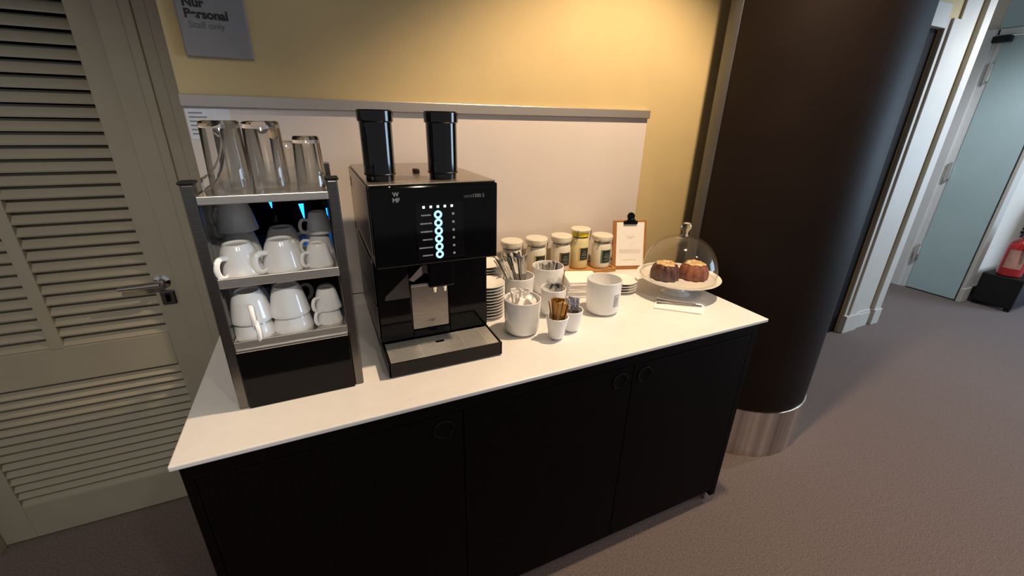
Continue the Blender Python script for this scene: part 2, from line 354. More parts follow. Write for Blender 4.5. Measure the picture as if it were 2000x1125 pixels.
# ================================================================== CABINET + WORKTOP
wt = obj('worktop', bx(BM(), 0.0, L, -D, -0.011, H-0.013, H, 0.003), 'worktop_white', loc=(L/2, -D/2, H-0.013))
tag(wt, 'white stone worktop carrying the coffee machine and crockery', 'countertop')
cab = thing('sideboard', 'long black wood sideboard with three doors and round finger pulls', 'cabinet', (0.88, -0.4, 0))
FY = -0.795
b = BM(); bx(b, 0.012, 0.030, FY, -0.02, 0.055, H-0.0135, .001); bx(b, 1.735, 1.764, FY, -0.02, 0.040, H-0.0135, .001)
bx(b, 0.030, 1.735, FY, -0.02, 0.843, H-0.0135, .001); bx(b, 0.030, 1.735, FY+0.024, -0.02, 0.08, 0.843)
obj('body', b, 'cabinet_black', cab)
for (x0, x1, rx) in ((0.032, 0.6185, 0.566), (0.6215, 1.1885, 1.139), (1.1915, 1.733, 1.238)):
    d = obj('door', bx(BM(), x0, x1, FY-0.0005, FY+0.021, 0.075, 0.840, 0.0015), 'cabinet_black', cab)
    b = BM(); tube(b, [(rx+0.0265*cos(a), FY-0.001, 0.797+0.0265*sin(a)) for a in [2*pi*k/36 for k in range(36)]], 0.0035, 8, True)
    obj('finger_pull', b, 'gloss_black', d, True)
    b = BM(); lathe(b, [(0, 0), (.0255, 0), (.0255, .0012), (.022, .0014), (.016, .0004), (0, .0004)], n=32)
    bmesh.ops.rotate(b, verts=b.verts, cent=(0, 0, 0), matrix=Matrix.Rotation(pi/2, 3, 'X')); bmesh.ops.translate(b, verts=b.verts, vec=(rx, FY-0.0006, 0.797))
    obj('pull_recess', b, 'cabinet_black', d, True)
obj('plinth', bx(BM(), 0.04, 1.715, FY+0.045, -0.03, 0.0, 0.079), 'plinth_gray', cab)
obj('foot', bx(BM(), 1.735, 1.760, FY+0.02, FY+0.05, 0.0, 0.041, .003), 'steel_soft', cab)

# ================================================================== COFFEE MACHINE
MX0, MX1 = 0.458, 0.787; MYF, MYH, MYT, MYB = -0.543, -0.622, -0.667, -0.115
mc = thing('coffee_machine', 'black automatic coffee machine with twin bean hoppers and lit touch buttons', 'coffee machine', ((MX0+MX1)/2, -0.4, H))
b = BM(); bx(b, MX0+.004, MX1-.004, MYF+.03, MYB, H+.02, 1.19, .004)
obj('body', b, 'satin_black', mc)
# lower front: left column, right column
b = BM(); bx(b, MX0, 0.5535, MYF, MYF+.04, H+.045, 1.20, .004); bx(b, 0.664, MX1, MYF, MYF+.04, H+.045, 1.20, .004)
bx(b, 0.5535, 0.664, MYF, MYF+.04, H+.045, 0.968, .002); obj('front_columns', b, 'gloss_black', mc)
b = BM(); prism(b, [(0.549, 1.150), (0.549, 1.078), (0.480, 1.078), (0.482, 1.090)], 1, MYF-.0022, MYF+.001); w = obj('column_reflection', b, 'reflection_brown', mc); w['label'] = 'small brown reflection painted on the column beside the spout'  # reflection in the gloss column, made as a flat brown shape
# head
b = BM(); bx(b, MX0, MX1, MYH, MYB, 1.198, 1.403, .004); obj('head', b, 'gloss_black', mc)
obj('top_plate', bx(BM(), MX0+.001, MX1-.001, MYH+.012, MYB, 1.4032, 1.408, .002), 'champagne_metal', mc)
obj('lid_knob', bx(BM(), 0.610, 0.626, -0.425, -0.395, 1.408, 1.420, .003), 'matte_black', mc)
b = BM(); bx(b, MX0-.004, MX0-.0002, MYH+.03, MYB, 1.225, 1.402, .0015); s = obj('side_panel', b, 'champagne_metal', mc); s['label'] = 'champagne metal side panel'
b = BM(); bx(b, MX0-.0045, MX0-.003, -0.185, -0.155, 1.345, 1.375, .0005); obj('vent', b, 'matte_black', s)
b = BM(); bx(b, MX0-.003, MX0+.002, MYF+.01, MYB, H+.05, 1.06, .001); bx(b, MX0-.003, MX0+.002, MYF+.01, MYB, 1.066, 1.19, .001); obj('lower_side_panel', b, 'steel_dark', mc)
# splash plate
sb = obj('splash_plate', bx(BM(), 0.5545, 0.663, MYF+.004, MYF+.008, 0.970, 1.118, .001), 'steel_plate', mc)
b = BM(); bx(b, 0.552, 0.600, MYF-.012, MYF+.006, 1.112, 1.120, .001); obj('lip', b, 'chrome', sb)
text_mesh('emblem', 'WMF', 0.011, 'print_grey', facing_front(0.596, MYF+.0036, 0.992), sb, bold=.0002)
b = BM(); prism(b, [(0.548, 1.135), (0.560, 1.128), (0.600, 1.155), (0.600, 1.178), (0.585, 1.172)], 1, MYF-.012, MYF-.006); obj('milk_lever', b, 'chrome', mc)
# spout
sp_ = obj('spout', bx(BM(), 0.594, 0.668, MYF-.055, MYF+.005, 1.118, 1.199, .006), 'gloss_black', mc)
for xx in (0.616, 0.645):
    b = BM(); lathe(b, [(0, 0), (.005, 0), (.0075, .012), (.010, .022), (0, .022)], (xx, MYF-.03, 1.097), 16); obj('nozzle', b, 'chrome', sp_, True)
# drip tray
b = BM(); bx(b, MX0, MX1, MYT, MYT+.006, H+.004, .945, .0015); bx(b, MX0, MX0+.006, MYT, MYF+.03, H+.004, .945, .0015); bx(b, MX1-.006, MX1, MYT, MYF+.03, H+.004, .945, .0015)
bx(b, MX0+.004, MX1-.004, MYT+.004, MYF+.03, H+.004, .930); tr = obj('drip_tray', b, 'satin_black', mc)
b = BM(); n = 15
for k in range(n):
    y0 = MYT+.009+k*(0.113/n)
    segs = [(MX0+.008, MX1-.008)] if k not in (9, 10) else [(MX0+.008, 0.607), (0.633, MX1-.008)]
    for a0, a1 in segs: bx(b, a0, a1, y0, y0+.0053, .9385, .9425)
for xx in (MX0+.008, 0.555, 0.680, 0.745, MX1-.011): bx(b, xx, xx+.003, MYT+.008, MYF-.003, .9375, .943)
g = obj('drip_grid', b, 'steel_grid', tr); g['label'] = 'slotted stainless drip grid'
# feet
for fx in (MX0+.03, MX1-.03):
    for fy in (-.63, -.15): obj('foot', lathe(BM(), [(0, 0), (.014, 0), (.014, .022), (0, .022)], (fx, fy, H), 16), 'matte_black', mc, True)
# hoppers
for (hx, hr) in ((0.4995, 0.0385), (0.6625, 0.0395)):
    hy = -0.540
    hp = obj('bean_hopper', lathe(BM(), [(0, 1.400), (hr-.004, 1.400), (hr-.004, 1.424), (hr-.001, 1.426), (hr+.000, 1.546), (hr-.004, 1.548), (0, 1.548)], (hx, hy, 0), 40), 'hopper_black', mc, True)
    obj('hopper_lid', lathe(BM(), [(0, 1.546), (hr+.001, 1.546), (hr+.004, 1.549), (hr+.0045, 1.571), (hr+.002, 1.574), (0, 1.574)], (hx, hy, 0), 40), 'hopper_black', hp, True)
    b = BM(); tube(b, [(hx+(hr-.0015)*cos(a), hy+(hr-.0015)*sin(a), 1.425) for a in [2*pi*k/36 for k in range(36)]], .0022, 8, True); obj('collar', b, 'satin_black', hp, True)
# display
dp = obj('touch_display', bx(BM(), 0.565, 0.690, MYH-.0012, MYH+.001, 1.212, 1.360, .0005), 'display_glass', mc)
yd = MYH-.0016
def rot_front(b, x, y, z):
    bmesh.ops.rotate(b, verts=b.verts, cent=(0, 0, 0), matrix=Matrix.Rotation(pi/2, 3, 'X')); bmesh.ops.translate(b, verts=b.verts, vec=(x, y, z)); return b
for k in range(6):
    z = 1.329-k*(1.329-1.223)/5
    b = BM(); lathe(b, [(.0050, 0), (.0108, 0), (.0108, .0006), (.0050, .0006)], n=32, close=True); rot_front(b, 0.622, yd, z); obj('button_ring', b, 'led_ring', dp)
    w_ = (.026, .030, .030, .026, .036, .028)[k]
    b = BM(); q_ = 0.605-w_
    while q_ < 0.604:
        l_ = min(random.uniform(.0022, .0048), 0.605-q_); bx(b, q_, q_+l_, yd-.0002, yd+.0002, z-.0018, z+.0018); q_ += l_+.0011
    obj('button_caption', b, 'led_dim', dp)
    b = BM(); lathe(b, [(0, 0), (.0034, 0), (.0034, .0004), (0, .0004)], n=12); rot_front(b, 0.662, yd, z); obj('button_icon', b, 'led_dim', dp)
for k in range(5):
    x = 0.586+k*(0.659-0.586)/4
    b = BM(); bx(b, x-.0030, x+.0030, yd-.0004, yd+.0004, 1.3465, 1.3525); obj('status_light', b, 'led_white', dp)
text_mesh('model_lettering', 'WMF', 0.0105, 'print_soft', facing_front(0.692, MYH-.0004, 1.370), mc, align='LEFT')
text_mesh('model_lettering', '1500 S', 0.0125, 'print_grey', facing_front(0.715, MYH-.0004, 1.3712), mc, align='LEFT', bold=.0002)
b = BM()   # emblem: stacked letters in a small square
em = text_mesh('emblem', 'W\nMF', 0.014, 'steel_soft', facing_front(0.520, MYH-.0006, 1.377), mc, align='CENTER', bold=.0006)
b.free()

# ================================================================== CUP STAND
SX0, SX1, SY0, SY1 = 0.108, 0.392, -0.657, -0.235
st = thing('cup_warmer', 'steel and black cup warmer rack holding upturned cups and glasses', 'cup rack', (0.25, -0.45, H))
for x0, x1 in ((SX0, SX0+.022), (SX1-.022, SX1)):
    p_ = obj('post', bx(BM(), x0, x1, SY0, SY0+.03, H, 1.428, .003), 'steel_dark', st)
    obj('post_cap', bx(BM(), x0-.003, x1+.003, SY0-.003, SY0+.033, 1.428, 1.434, .002), 'matte_black', p_)
    obj('post', bx(BM(), x0, x1, SY1-.02, SY1, H, 1.428, .003), 'steel_dark', st)
    obj('side_pane', bx(BM(), (x0+x1)/2-.002, (x0+x1)/2+.002, SY0+.03, SY1-.02, 1.05, 1.40), 'smoked_glass', st)
obj('drawer_base', bx(BM(), SX0+.022, SX1-.022, SY0-.006, SY1-.005, H, 1.056, .002), 'gloss_black', st)
obj('back_panel', bx(BM(), SX0+.02, SX1-.02, SY1-.012, SY1-.006, 1.05, 1.39), 'gloss_black', st)
XI0, XI1 = SX0+.022, SX1-.022
for z, lip in ((1.405, .017), (1.231, .022), (1.079, .022)):
    b = BM(); bx(b, XI0, XI1, SY0+.004, SY1-.012, z-.014, z-.010); bx(b, XI0, XI1, SY0-.004, SY0+.003, z-lip, z, .0015)
    bx(b, XI0, XI0+.003, SY0+.003, SY1-.012, z-.012, z, .001); bx(b, XI1-.003, XI1, SY0+.003, SY1-.012, z-.012, z, .001)
    obj('shelf', b, 'steel_soft', st)
obj('front_rail', bx(BM(), XI0, XI1, SY0-.008, SY0-.001, 1.052, 1.060, .002), 'chrome', st)
b = BM(); tube(b, [(XI0+.006, SY0+.05, 1.396), (XI0+.006, SY0+.05, 1.425), (XI0+.006, SY0+.06, 1.432), (XI0+.006, SY1-.03, 1.432), (XI0+.012, SY1-.02, 1.432), (XI1-.012, SY1-.02, 1.432), (XI1-.006, SY1-.03, 1.432), (XI1-.006, SY0+.06, 1.432), (XI1-.006, SY0+.05, 1.425), (XI1-.006, SY0+.05, 1.396)], .0025, 8)
obj('gallery_rail', b, 'chrome', st, True)
yb = SY1-.0125
for px, py, hw, hh in ((437, 402, .004, .012), (528, 398, .005, .012), (590, 412, .007, .022), (640, 425, .0015, .03)):
    q = at(px, py, 1, yb); b = BM(); prism(b, [(q.x-hw, q.z+hh), (q.x+hw, q.z+hh), (q.x+hw*.6, q.z-hh), (q.x+hw*.2, q.z-hh)], 1, yb-.003, yb+.0005); obj('led', b, 'led_blue', st)
q = at(545, 552, 1, yb); obj('led', bx(BM(), q.x-.02, q.x+.02, yb-.003, yb+.0005, q.z-.004, q.z+.004), 'led_blue', st)

# cups (upside down); local origin at the rim on the shelf
def make_cup(name, R, hgt, label, group):
    t = thing(name, label, 'cup', group=group)
    rb = R*0.60; th = .0035
    prof = [(R-th, 0), (R, 0), (R+.0006, .002), (R*0.965, hgt*.14), (R*.89, hgt*.40), (R*.81, hgt*.66), (R*.71, hgt*.87), (rb+.001, hgt*.95), (rb, hgt), (rb-.003, hgt), (rb-.004, hgt*.955), (0, hgt*.955),]
    inn = [(0, hgt*.90), (rb-.006, hgt*.88), (R*.78-th, hgt*.66), (R*.88-th, hgt*.40), (R-th, 0)]
    b = BM(); lathe(b, prof+inn, n=36); bmesh.ops.remove_doubles(b, verts=b.verts, dist=1e-5)
    obj('bowl', b, 'porcelain', t, True, local=True)
    b = BM(); c = (R*.93+R*.22, hgt*.38); pts = []
    for k in range(13):
        a = radians(125 - k*250/12); pts.append((c[0]+R*.34*cos(a), 0, c[1]+hgt*.31*sin(a)))
    pts[0] = (R*.80, 0, hgt*.64); pts[-1] = (R*.92, 0, hgt*.13)
    tube(b, pts, R*.10, 8, flat=1.35); obj('handle', b, 'porcelain', t, True, local=True)
    return t
cupA = make_cup('coffee_cup', .045, .071, 'x', None)
cupB = make_cup('espresso_cup', .0315, .054, 'x', None)
used = set()
def place_cup(src, px, py, y, z, rz, label, group, name=None):
    x = at(px, py, 1, y).x
    if src.name not in used:
        used.add(src.name); o = src; o.location = (x, y, z); o.rotation_euler = (0, 0, rz)
    else: o = dup(src, (x, y, z), (0, 0, rz))
    tag(o, label, 'cup', group); return o
ZM = 1.231-.0099; ZL = 1.079-.0099
gA = 'upturned cups in the cup warmer'
place_cup(cupA, 470, 515, -.598, ZM, radians(238), 'white cup upside down at left front of the middle shelf', gA)
place_cup(cupA, 553, 505, -.590, ZM, radians(218), 'white cup upside down at centre front of the middle shelf', gA)
place_cup(cupB, 622, 495, -.590, ZM, radians(218), 'small white cup upside down at right front of the middle shelf', gA)
place_cup(cupA, 466, 450, -.47, ZM, radians(170), 'white cup behind the left front cup of the middle shelf', gA)
place_cup(cupA, 548, 440, -.47, ZM, radians(20), 'white cup behind the centre front cup of the middle shelf', gA)
place_cup(cupB, 620, 440, -.49, ZM, radians(190), 'small white cup behind the small front cup of the middle shelf', gA)
place_cup(cupA, 466, 450, -.47, ZM+.072, radians(150), 'white cup stacked on the rear left cup of the middle shelf', gA)
place_cup(cupB, 623, 440, -.49, ZM+.055, radians(200), 'small white cup stacked on the rear right cup of the middle shelf', gA)
place_cup(cupA, 494, 625, -.600, ZL, radians(285), 'lower cup of the left stack on the bottom shelf', gA)
place_cup(cupA, 489, 600, -.602, ZL+.040, radians(280), 'upper cup of the left stack on the bottom shelf', gA)
place_cup(cupA, 570, 610, -.596, ZL, radians(75), 'lower cup of the middle stack on the bottom shelf', gA)
place_cup(cupA, 564, 590, -.596, ZL+.040, radians(70), 'upper cup of the middle stack on the bottom shelf', gA)
place_cup(cupB, 640, 595, -.592, ZL, radians(228), 'lower small cup of the right stack on the bottom shelf', gA)
place_cup(cupB, 637, 570, -.592, ZL+.036, radians(225), 'upper small cup of the right stack on the bottom shelf', gA)
place_cup(cupA, 490, 560, -.48, ZL, radians(60), 'white cup at the rear left of the bottom shelf', gA)
place_cup(cupA, 556, 560, -.455, ZL, radians(20), 'white cup at the rear centre of the bottom shelf', gA)
place_cup(cupB, 635, 560, -.48, ZL, radians(60), 'small white cup at the rear right of the bottom shelf', gA)
# glasses upside down on top
ZT = 1.405-.0099
def glass(px, y, R0, R1, hgt, label):
    x = at(px, 300, 1, y).x; n = 36
    b = BM(); lathe(b, [(R0-.0022, .0), (R0, 0), (R1, hgt-.004), (R1-.003, hgt), (0, hgt), ], n=n)
    lathe(b, [(R0-.0022, 0), (R1-.0035, hgt-.016), (0, hgt-.016)], n=n); bmesh.ops.remove_doubles(b, verts=b.verts, dist=1e-5)
    t = thing('drinking_glass', label, 'glass', (x, y, ZT), group='upturned glasses on the cup warmer')
    obj('tumbler', b, 'glass_clear', t, True, local=True)
    return t
glass(440, -.555, .041, .037, .150, 'tall clear glass upside down, leftmost on the cup warmer')
glass(519, -.555, .040, .036, .150, 'tall clear glass upside down, centre front on the cup warmer')
glass(601, -.560, .033, .028, .120, 'short clear glass upside down, rightmost on the cup warmer')
glass(475, -.46, .040, .036, .140, 'tall clear glass upside down at the back, behind the leftmost glass')
glass(562, -.46, .034, .030, .105, 'clear glass upside down at the back, between centre and right glasses')

# ================================================================== CROCKERY ON THE WORKTOP
def tub(name, c, R, hgt, label, cat, m='porcelain', taper=0.93, group=None):
    t = thing(name, label, cat, (c[0], c[1], H), group=group)
    rb = R*taper
    prof = [(0, 0), (rb-.014, 0), (rb-.010, .004), (rb-.003, .010), (rb, .020), (R, hgt-.002), (R-.0015, hgt), (R-.0035, hgt-.001), (rb-.0045, .022), (rb-.012, .012), (0, .010)]
    obj('vessel', lathe(BM(), prof, n=48), m, t, True, local=True); return t
big = tub('white_tub', (0.909, -0.548), .061, .122, 'white porcelain tub of milk portions and sachets beside the coffee machine', 'tub')
tub_spoon = tub('white_tub', (1.000, -0.325), .060, .112, 'white porcelain tub filled with upright silver spoons', 'tub')
tub_back = tub('white_tub', (1.155, -0.275), .064, .116, 'white porcelain tub of short spoons in front of the tea jars', 'tub')
tub_mid = tub('white_tub', (1.070, -0.470), .046, .105, 'small white tub of clear wrapped items behind the gold sachets', 'tub')
mug = tub('white_pot', (1.256, -0.516), .064, .130, 'large empty white porcelain pot with a printed emblem', 'pot', taper=.95)
cup1 = tub('paper_cup', (0.990, -0.637), .037, .082, 'white tapered cup holding gold sugar sticks', 'cup', taper=.72)
cup2 = tub('paper_cup', (1.064, -0.606), .038, .080, 'white tapered cup of dark sachets beside the gold sticks', 'cup', taper=.78)
# emblem on the pot: frame with bars
a0 = math.atan2(-1.669+.514, .351-1.269)+radians(52)
def arc_patch(b, R, aa, ab, z0, z1, th=.0005, n=6):
    for k in range(n):
        u0_, u1_ = aa+(ab-aa)*k/n, aa+(ab-aa)*(k+1)/n
        q = [(R*cos(u), R*sin(u), z) for u, z in ((u0_, z0), (u1_, z0), (u1_, z1), (u0_, z1))]
        vs = [b.verts.new(p) for p in q]; b.faces.new(vs)
    bmesh.ops.remove_doubles(b, verts=b.verts, dist=1e-6)
    return b
b = BM(); R = .0642; wv = .20
for (da, db, z0, z1) in ((-wv, -wv+.035, .040, .085), (wv-.02, wv, .040, .085), (-wv, wv, .083, .085), (-wv, wv, .040, .042), (-.10, -.07, .046, .079), (-.02, .01, .046, .079), (.06, .09, .046, .079)):
    arc_patch(b, R*.955+.0008+.0022*((z0+z1)/2/.13), a0+da, a0+db, z0, z1, n=4)
obj('emblem', b, 'print_soft', mug, local=True)
# saucers
def saucer_mesh(R):
    b = BM(); lathe(b, [(0, .001), (R*.50, .001), (R*.52, 0), (R*.56, 0), (R*.60, .003), (R*.97, .0125), (R, .0145), (R*.985, .0155), (R*.60, .006), (R*.45, .0045), (0, .0045)], n=44)
    bmesh.ops.recalc_face_normals(b, faces=b.faces)
    me = bpy.data.meshes.new('saucer'); b.to_mesh(me); b.free(); me.materials.append(MATS['porcelain_warm'])
    me.polygons.foreach_set('use_smooth', [True]*len(me.polygons)); me.set_sharp_from_angle(angle=radians(50)); return me
def stack(c, R, n, pitch, where, group):
    me = saucer_mesh(R)
    for k in range(n):
        o = bpy.data.objects.new('saucer', me); COL.objects.link(o)
        o.location = (c[0]+random.uniform(-.001, .001), c[1]+random.uniform(-.001, .001), H+k*pitch)
        i = n-1-k
        tag(o, ('topmost saucer' if i == 0 else 'bottom saucer' if k == 0 else ORD[i]+' saucer from the top')+where, 'saucer', group)
stack((0.850, -0.385), .062, 11, .0112, ' in the tall stack behind the coffee machine', 'tall stack of white saucers')
stack((1.455, -0.372), .066, 4, .0115, ' in the low stack behind the large white pot', 'low stack of white saucers')
stack((0.905, -0.235), .065, 13, .0108, ' in the far stack behind the spoon tub', 'far stack of white saucers')
# napkins
nn = 7
for k in range(nn):
    b = BM(); w = .066-.001*(k % 2); bx(b, -w, w, -w, w, 0, .0095, .003)
    o = obj('paper_napkin', b, 'paper_white', loc=(1.285+random.uniform(-.002, .002), -0.325+random.uniform(-.002, .002), H+k*.0097), rotz=radians(-20+random.uniform(-3, 3)), local=True)
    i = nn-1-k
    tag(o, ('topmost' if i == 0 else 'bottom' if k == 0 else ORD[i]+' from the top')+' folded white napkin bundle between tubs and tea jars', 'napkin', 'stack of napkins')
# spoons
def spoon_mesh(Ln, w0=.0035, w1=.0062):
    b = BM(); t = .0012
    prof = [(0, .010, .0), (.012, .0155, .003), (.028, .0135, .004), (.040, .005, .001), (.05, w0, 0), (Ln*.6, w0*1.1, 0), (Ln-.02, w1, -.002), (Ln-.004, w1*.95, -.003), (Ln, w1*.5, -.003)]
    top = []; bot = []
    for z, w, y in prof:
        top.append((b.verts.new((-w, y, z)), b.verts.new((0, y+(.003 if z < .04 else -.0008), z)), b.verts.new((w, y, z))))
        bot.append((b.verts.new((-w, y+t, z)), b.verts.new((0, y+t+(.003 if z < .04 else 0), z)), b.verts.new((w, y+t, z))))
    for s_ in (top, bot):
        for a, c in zip(s_, s_[1:]):
            for k in (0, 1): b.faces.new((a[k], a[k+1], c[k+1], c[k]))
    for a, c, d_, e in zip(top, top[1:], bot, bot[1:]):
        b.faces.new((a[0], c[0], e[0], d_[0])); b.faces.new((a[2], c[2], e[2], d_[2]))
    bmesh.ops.recalc_face_normals(b, faces=b.faces)
    me = bpy.data.meshes.new('spoon'); b.to_mesh(me); b.free(); me.materials.append(MATS['chrome'])
    me.polygons.foreach_set('use_smooth', [True]*len(me.polygons)); me.set_sharp_from_angle(angle=radians(45)); return me
def lean(o, base, tip):
    d = (Vector(tip)-Vector(base)); q = d.to_track_quat('Z', 'Y'); q = q @ Matrix.Rotation(random.uniform(-.9, .9), 3, 'Z').to_quaternion()
    o.rotation_mode = 'QUATERNION'; o.rotation_quaternion = q; o.location = base
sm = spoon_mesh(.200, .0036, .0070)
for k in range(30):
    o = bpy.data.objects.new('spoon', sm); COL.objects.link(o)
    a = 2*pi*k/30; q = random.uniform(.25, 1)
    base = (1.000+.020*q*cos(a)+.010, -.325+.020*q*sin(a), H+.012)
    tip = (1.000-.050+.078*q*cos(a), -.325-.016+.050*q*sin(a), H+.212)
    lean(o, base, tip); tag(o, 'silver spoon standing handle up in the bunch of the tall spoon tub', 'spoon', 'spoons in the spoon tub')
ss = spoon_mesh(.112, .003, .0065)
for k in range(18):
    o = bpy.data.objects.new('teaspoon', ss); COL.objects.link(o)
    x = 1.155-.043+.086*(k % 9)/8; y = -.275+(-.012 if k < 9 else .014)+random.uniform(-.006, .006)
    lean(o, (x*.8+1.155*.2, y, H+.013), (x+random.uniform(-.006, .006), y+random.uniform(-.006, .006), H+.14))
    tag(o, 'short silver spoon in the tub in front of the tea jars', 'spoon', 'short spoons in the rear tub')
# milk portions and white sachets in the big tub
pm = None
def milk_mesh():
    b = BM(); lathe(b, [(0, 0), (.011, 0), (.0155, .018), (.019, .019), (.019, .020), (0, .0206)], n=20); bx(b, -.007, .007, .016, .028, .019, .020); return b
b = milk_mesh(); bmesh.ops.recalc_face_normals(b, faces=b.faces); mk = bpy.data.meshes.new('milk_portion'); b.to_mesh(mk); b.free(); mk.materials.append(MATS['paper_white'])
b = BM(); bx(b, -.010, .010, -.0025, .0025, 0, .070, .002); mk2 = bpy.data.meshes.new('sachet'); b.to_mesh(mk2); b.free(); mk2.materials.append(MATS['paper_white'])
cx, cy = 0.909, -0.548
for k, (dx, dy, dz, rx, ry, rz) in enumerate([(-.028, -.020, .088, 1.1, .3, .4), (-.002, -.030, .086, .9, -.2, 2.0), (.026, -.022, .080, .5, .5, 4.0), (.030, .012, .078, .3, -.4, 1.0), (-.030, .014, .085, 1.2, .2, 3.0), (.0, .03, .080, .6, .1, 5.0), (.0, .0, .082, .4, .2, 0.3), (.014, -.012, .096, 1.3, .3, 2.6)]):
    o = bpy.data.objects.new('milk_portion', mk); COL.objects.link(o); o.location = (cx+dx, cy+dy, H+dz+.013); o.rotation_euler = (rx, ry, rz)
    tag(o, 'small white milk portion cup in the front white tub', 'milk portion', 'milk portions in the front tub')
for k, (dx, dy, tx, ty) in enumerate([(-.030, -.002, -.040, .0), (-.006, .008, -.002, .012), (.014, .006, .022, .012), (-.016, .018, -.022, .03)]):
    o = bpy.data.objects.new('white_sachet', mk2); COL.objects.link(o); lean(o, (cx+dx, cy+dy, H+.078), (cx+tx, cy+ty, H+.153))
    tag(o, 'white paper sachet sticking out of the front white tub', 'sachet', 'white sachets in the front tub')
# gold sugar sticks
b = BM(); bx(b, -.0068, .0068, -.0022, .0022, 0, .098, .0018); gs = bpy.data.meshes.new('gold'); b.to_mesh(gs); b.free(); gs.materials.append(MATS['gold_wrap'])
b = BM(); bx(b, -.0068, .0068, -.0022, .0022, 0, .098, .0018); gs2 = bpy.data.meshes.new('gold'); b.to_mesh(gs2); b.free(); gs2.materials.append(MATS['paper_bag'])
for k in range(13):
    a = 2*pi*k/13; q = random.uniform(.4, 1)
    o = bpy.data.objects.new('sugar_stick', gs if k % 3 else gs2); COL.objects.link(o)
    lean(o, (0.990+.012*q*cos(a), -.637+.012*q*sin(a), H+.02), (0.990+.003+.036*q*cos(a), -.637+.030*q*sin(a), H+.118)); o.location.z += random.uniform(.008, .026)
    tag(o, 'gold wrapped sugar stick standing in the front white cup', 'sugar stick', 'gold sugar sticks')
# dark sachets
b = BM(); bx(b, -.014, .014, -.002, .002, 0, .066, .0015); ds = bpy.data.meshes.new('dark'); b.to_mesh(ds); b.free(); ds.materials.append(MATS['wrap_dark'])
b = BM(); bx(b, -.014, .014, -.002, .002, 0, .066, .0015); ds2 = bpy.data.meshes.new('pale'); b.to_mesh(ds2); b.free(); ds2.materials.append(MATS['print_blue'])
for k, (dx, dy, dark) in enumerate([(-.014, -.006, 1), (.004, -.012, 1), (.014, .002, 1), (.0, .010, 1), (-.014, .014, 0), (.010, .018, 0), (.020, .010, 0)]):
    o = bpy.data.objects.new('sweetener_sachet', ds if dark else ds2); COL.objects.link(o)
    lean(o, (1.064+dx*.6, -.606+dy*.6, H+.016), (1.064+dx, -.606+dy, H+.11 if not dark else H+.1))
    if not dark: o.location.z += .034
    tag(o, 'dark sweetener sachet in the right hand white cup' if dark else 'white and blue printed sachet standing tallest in the right hand white cup', 'sachet', 'sachets in the right hand cup')
# clear wrapped items
b = BM(); lathe(b, [(.011, 0), (.015, .032), (.0165, .033), (.0145, .033), (.0105, .002), (0, .002)], n=20); pc = bpy.data.meshes.new('clear'); b.to_mesh(pc); b.free(); pc.materials.append(MATS['plastic_clear'])
for k, (dx, dy, dz, rx, ry) in enumerate([(-.018, -.012, .085, .4, .3), (.014, -.016, .082, -.3, .5), (.020, .012, .088, .5, -.4), (-.012, .018, .090, -.5, -.2), (.0, .0, .095, 1.2, .2)]):
    o = bpy.data.objects.new('plastic_pod', pc); COL.objects.link(o); o.location = (1.070+dx, -.470+dy, H+dz+.010); o.rotation_euler = (rx, ry, k)
    tag(o, 'clear plastic pod in the small white tub', 'pod', 'clear pods in the small tub')
o = bpy.data.objects.new('stirrer', gs2); COL.objects.link(o); lean(o, (1.095, -.475, H+.02), (1.112, -.470, H+.17)); o.scale = (.25, .5, 1.5)
tag(o, 'single thin stirrer standing up from the small white tub', 'stirrer')

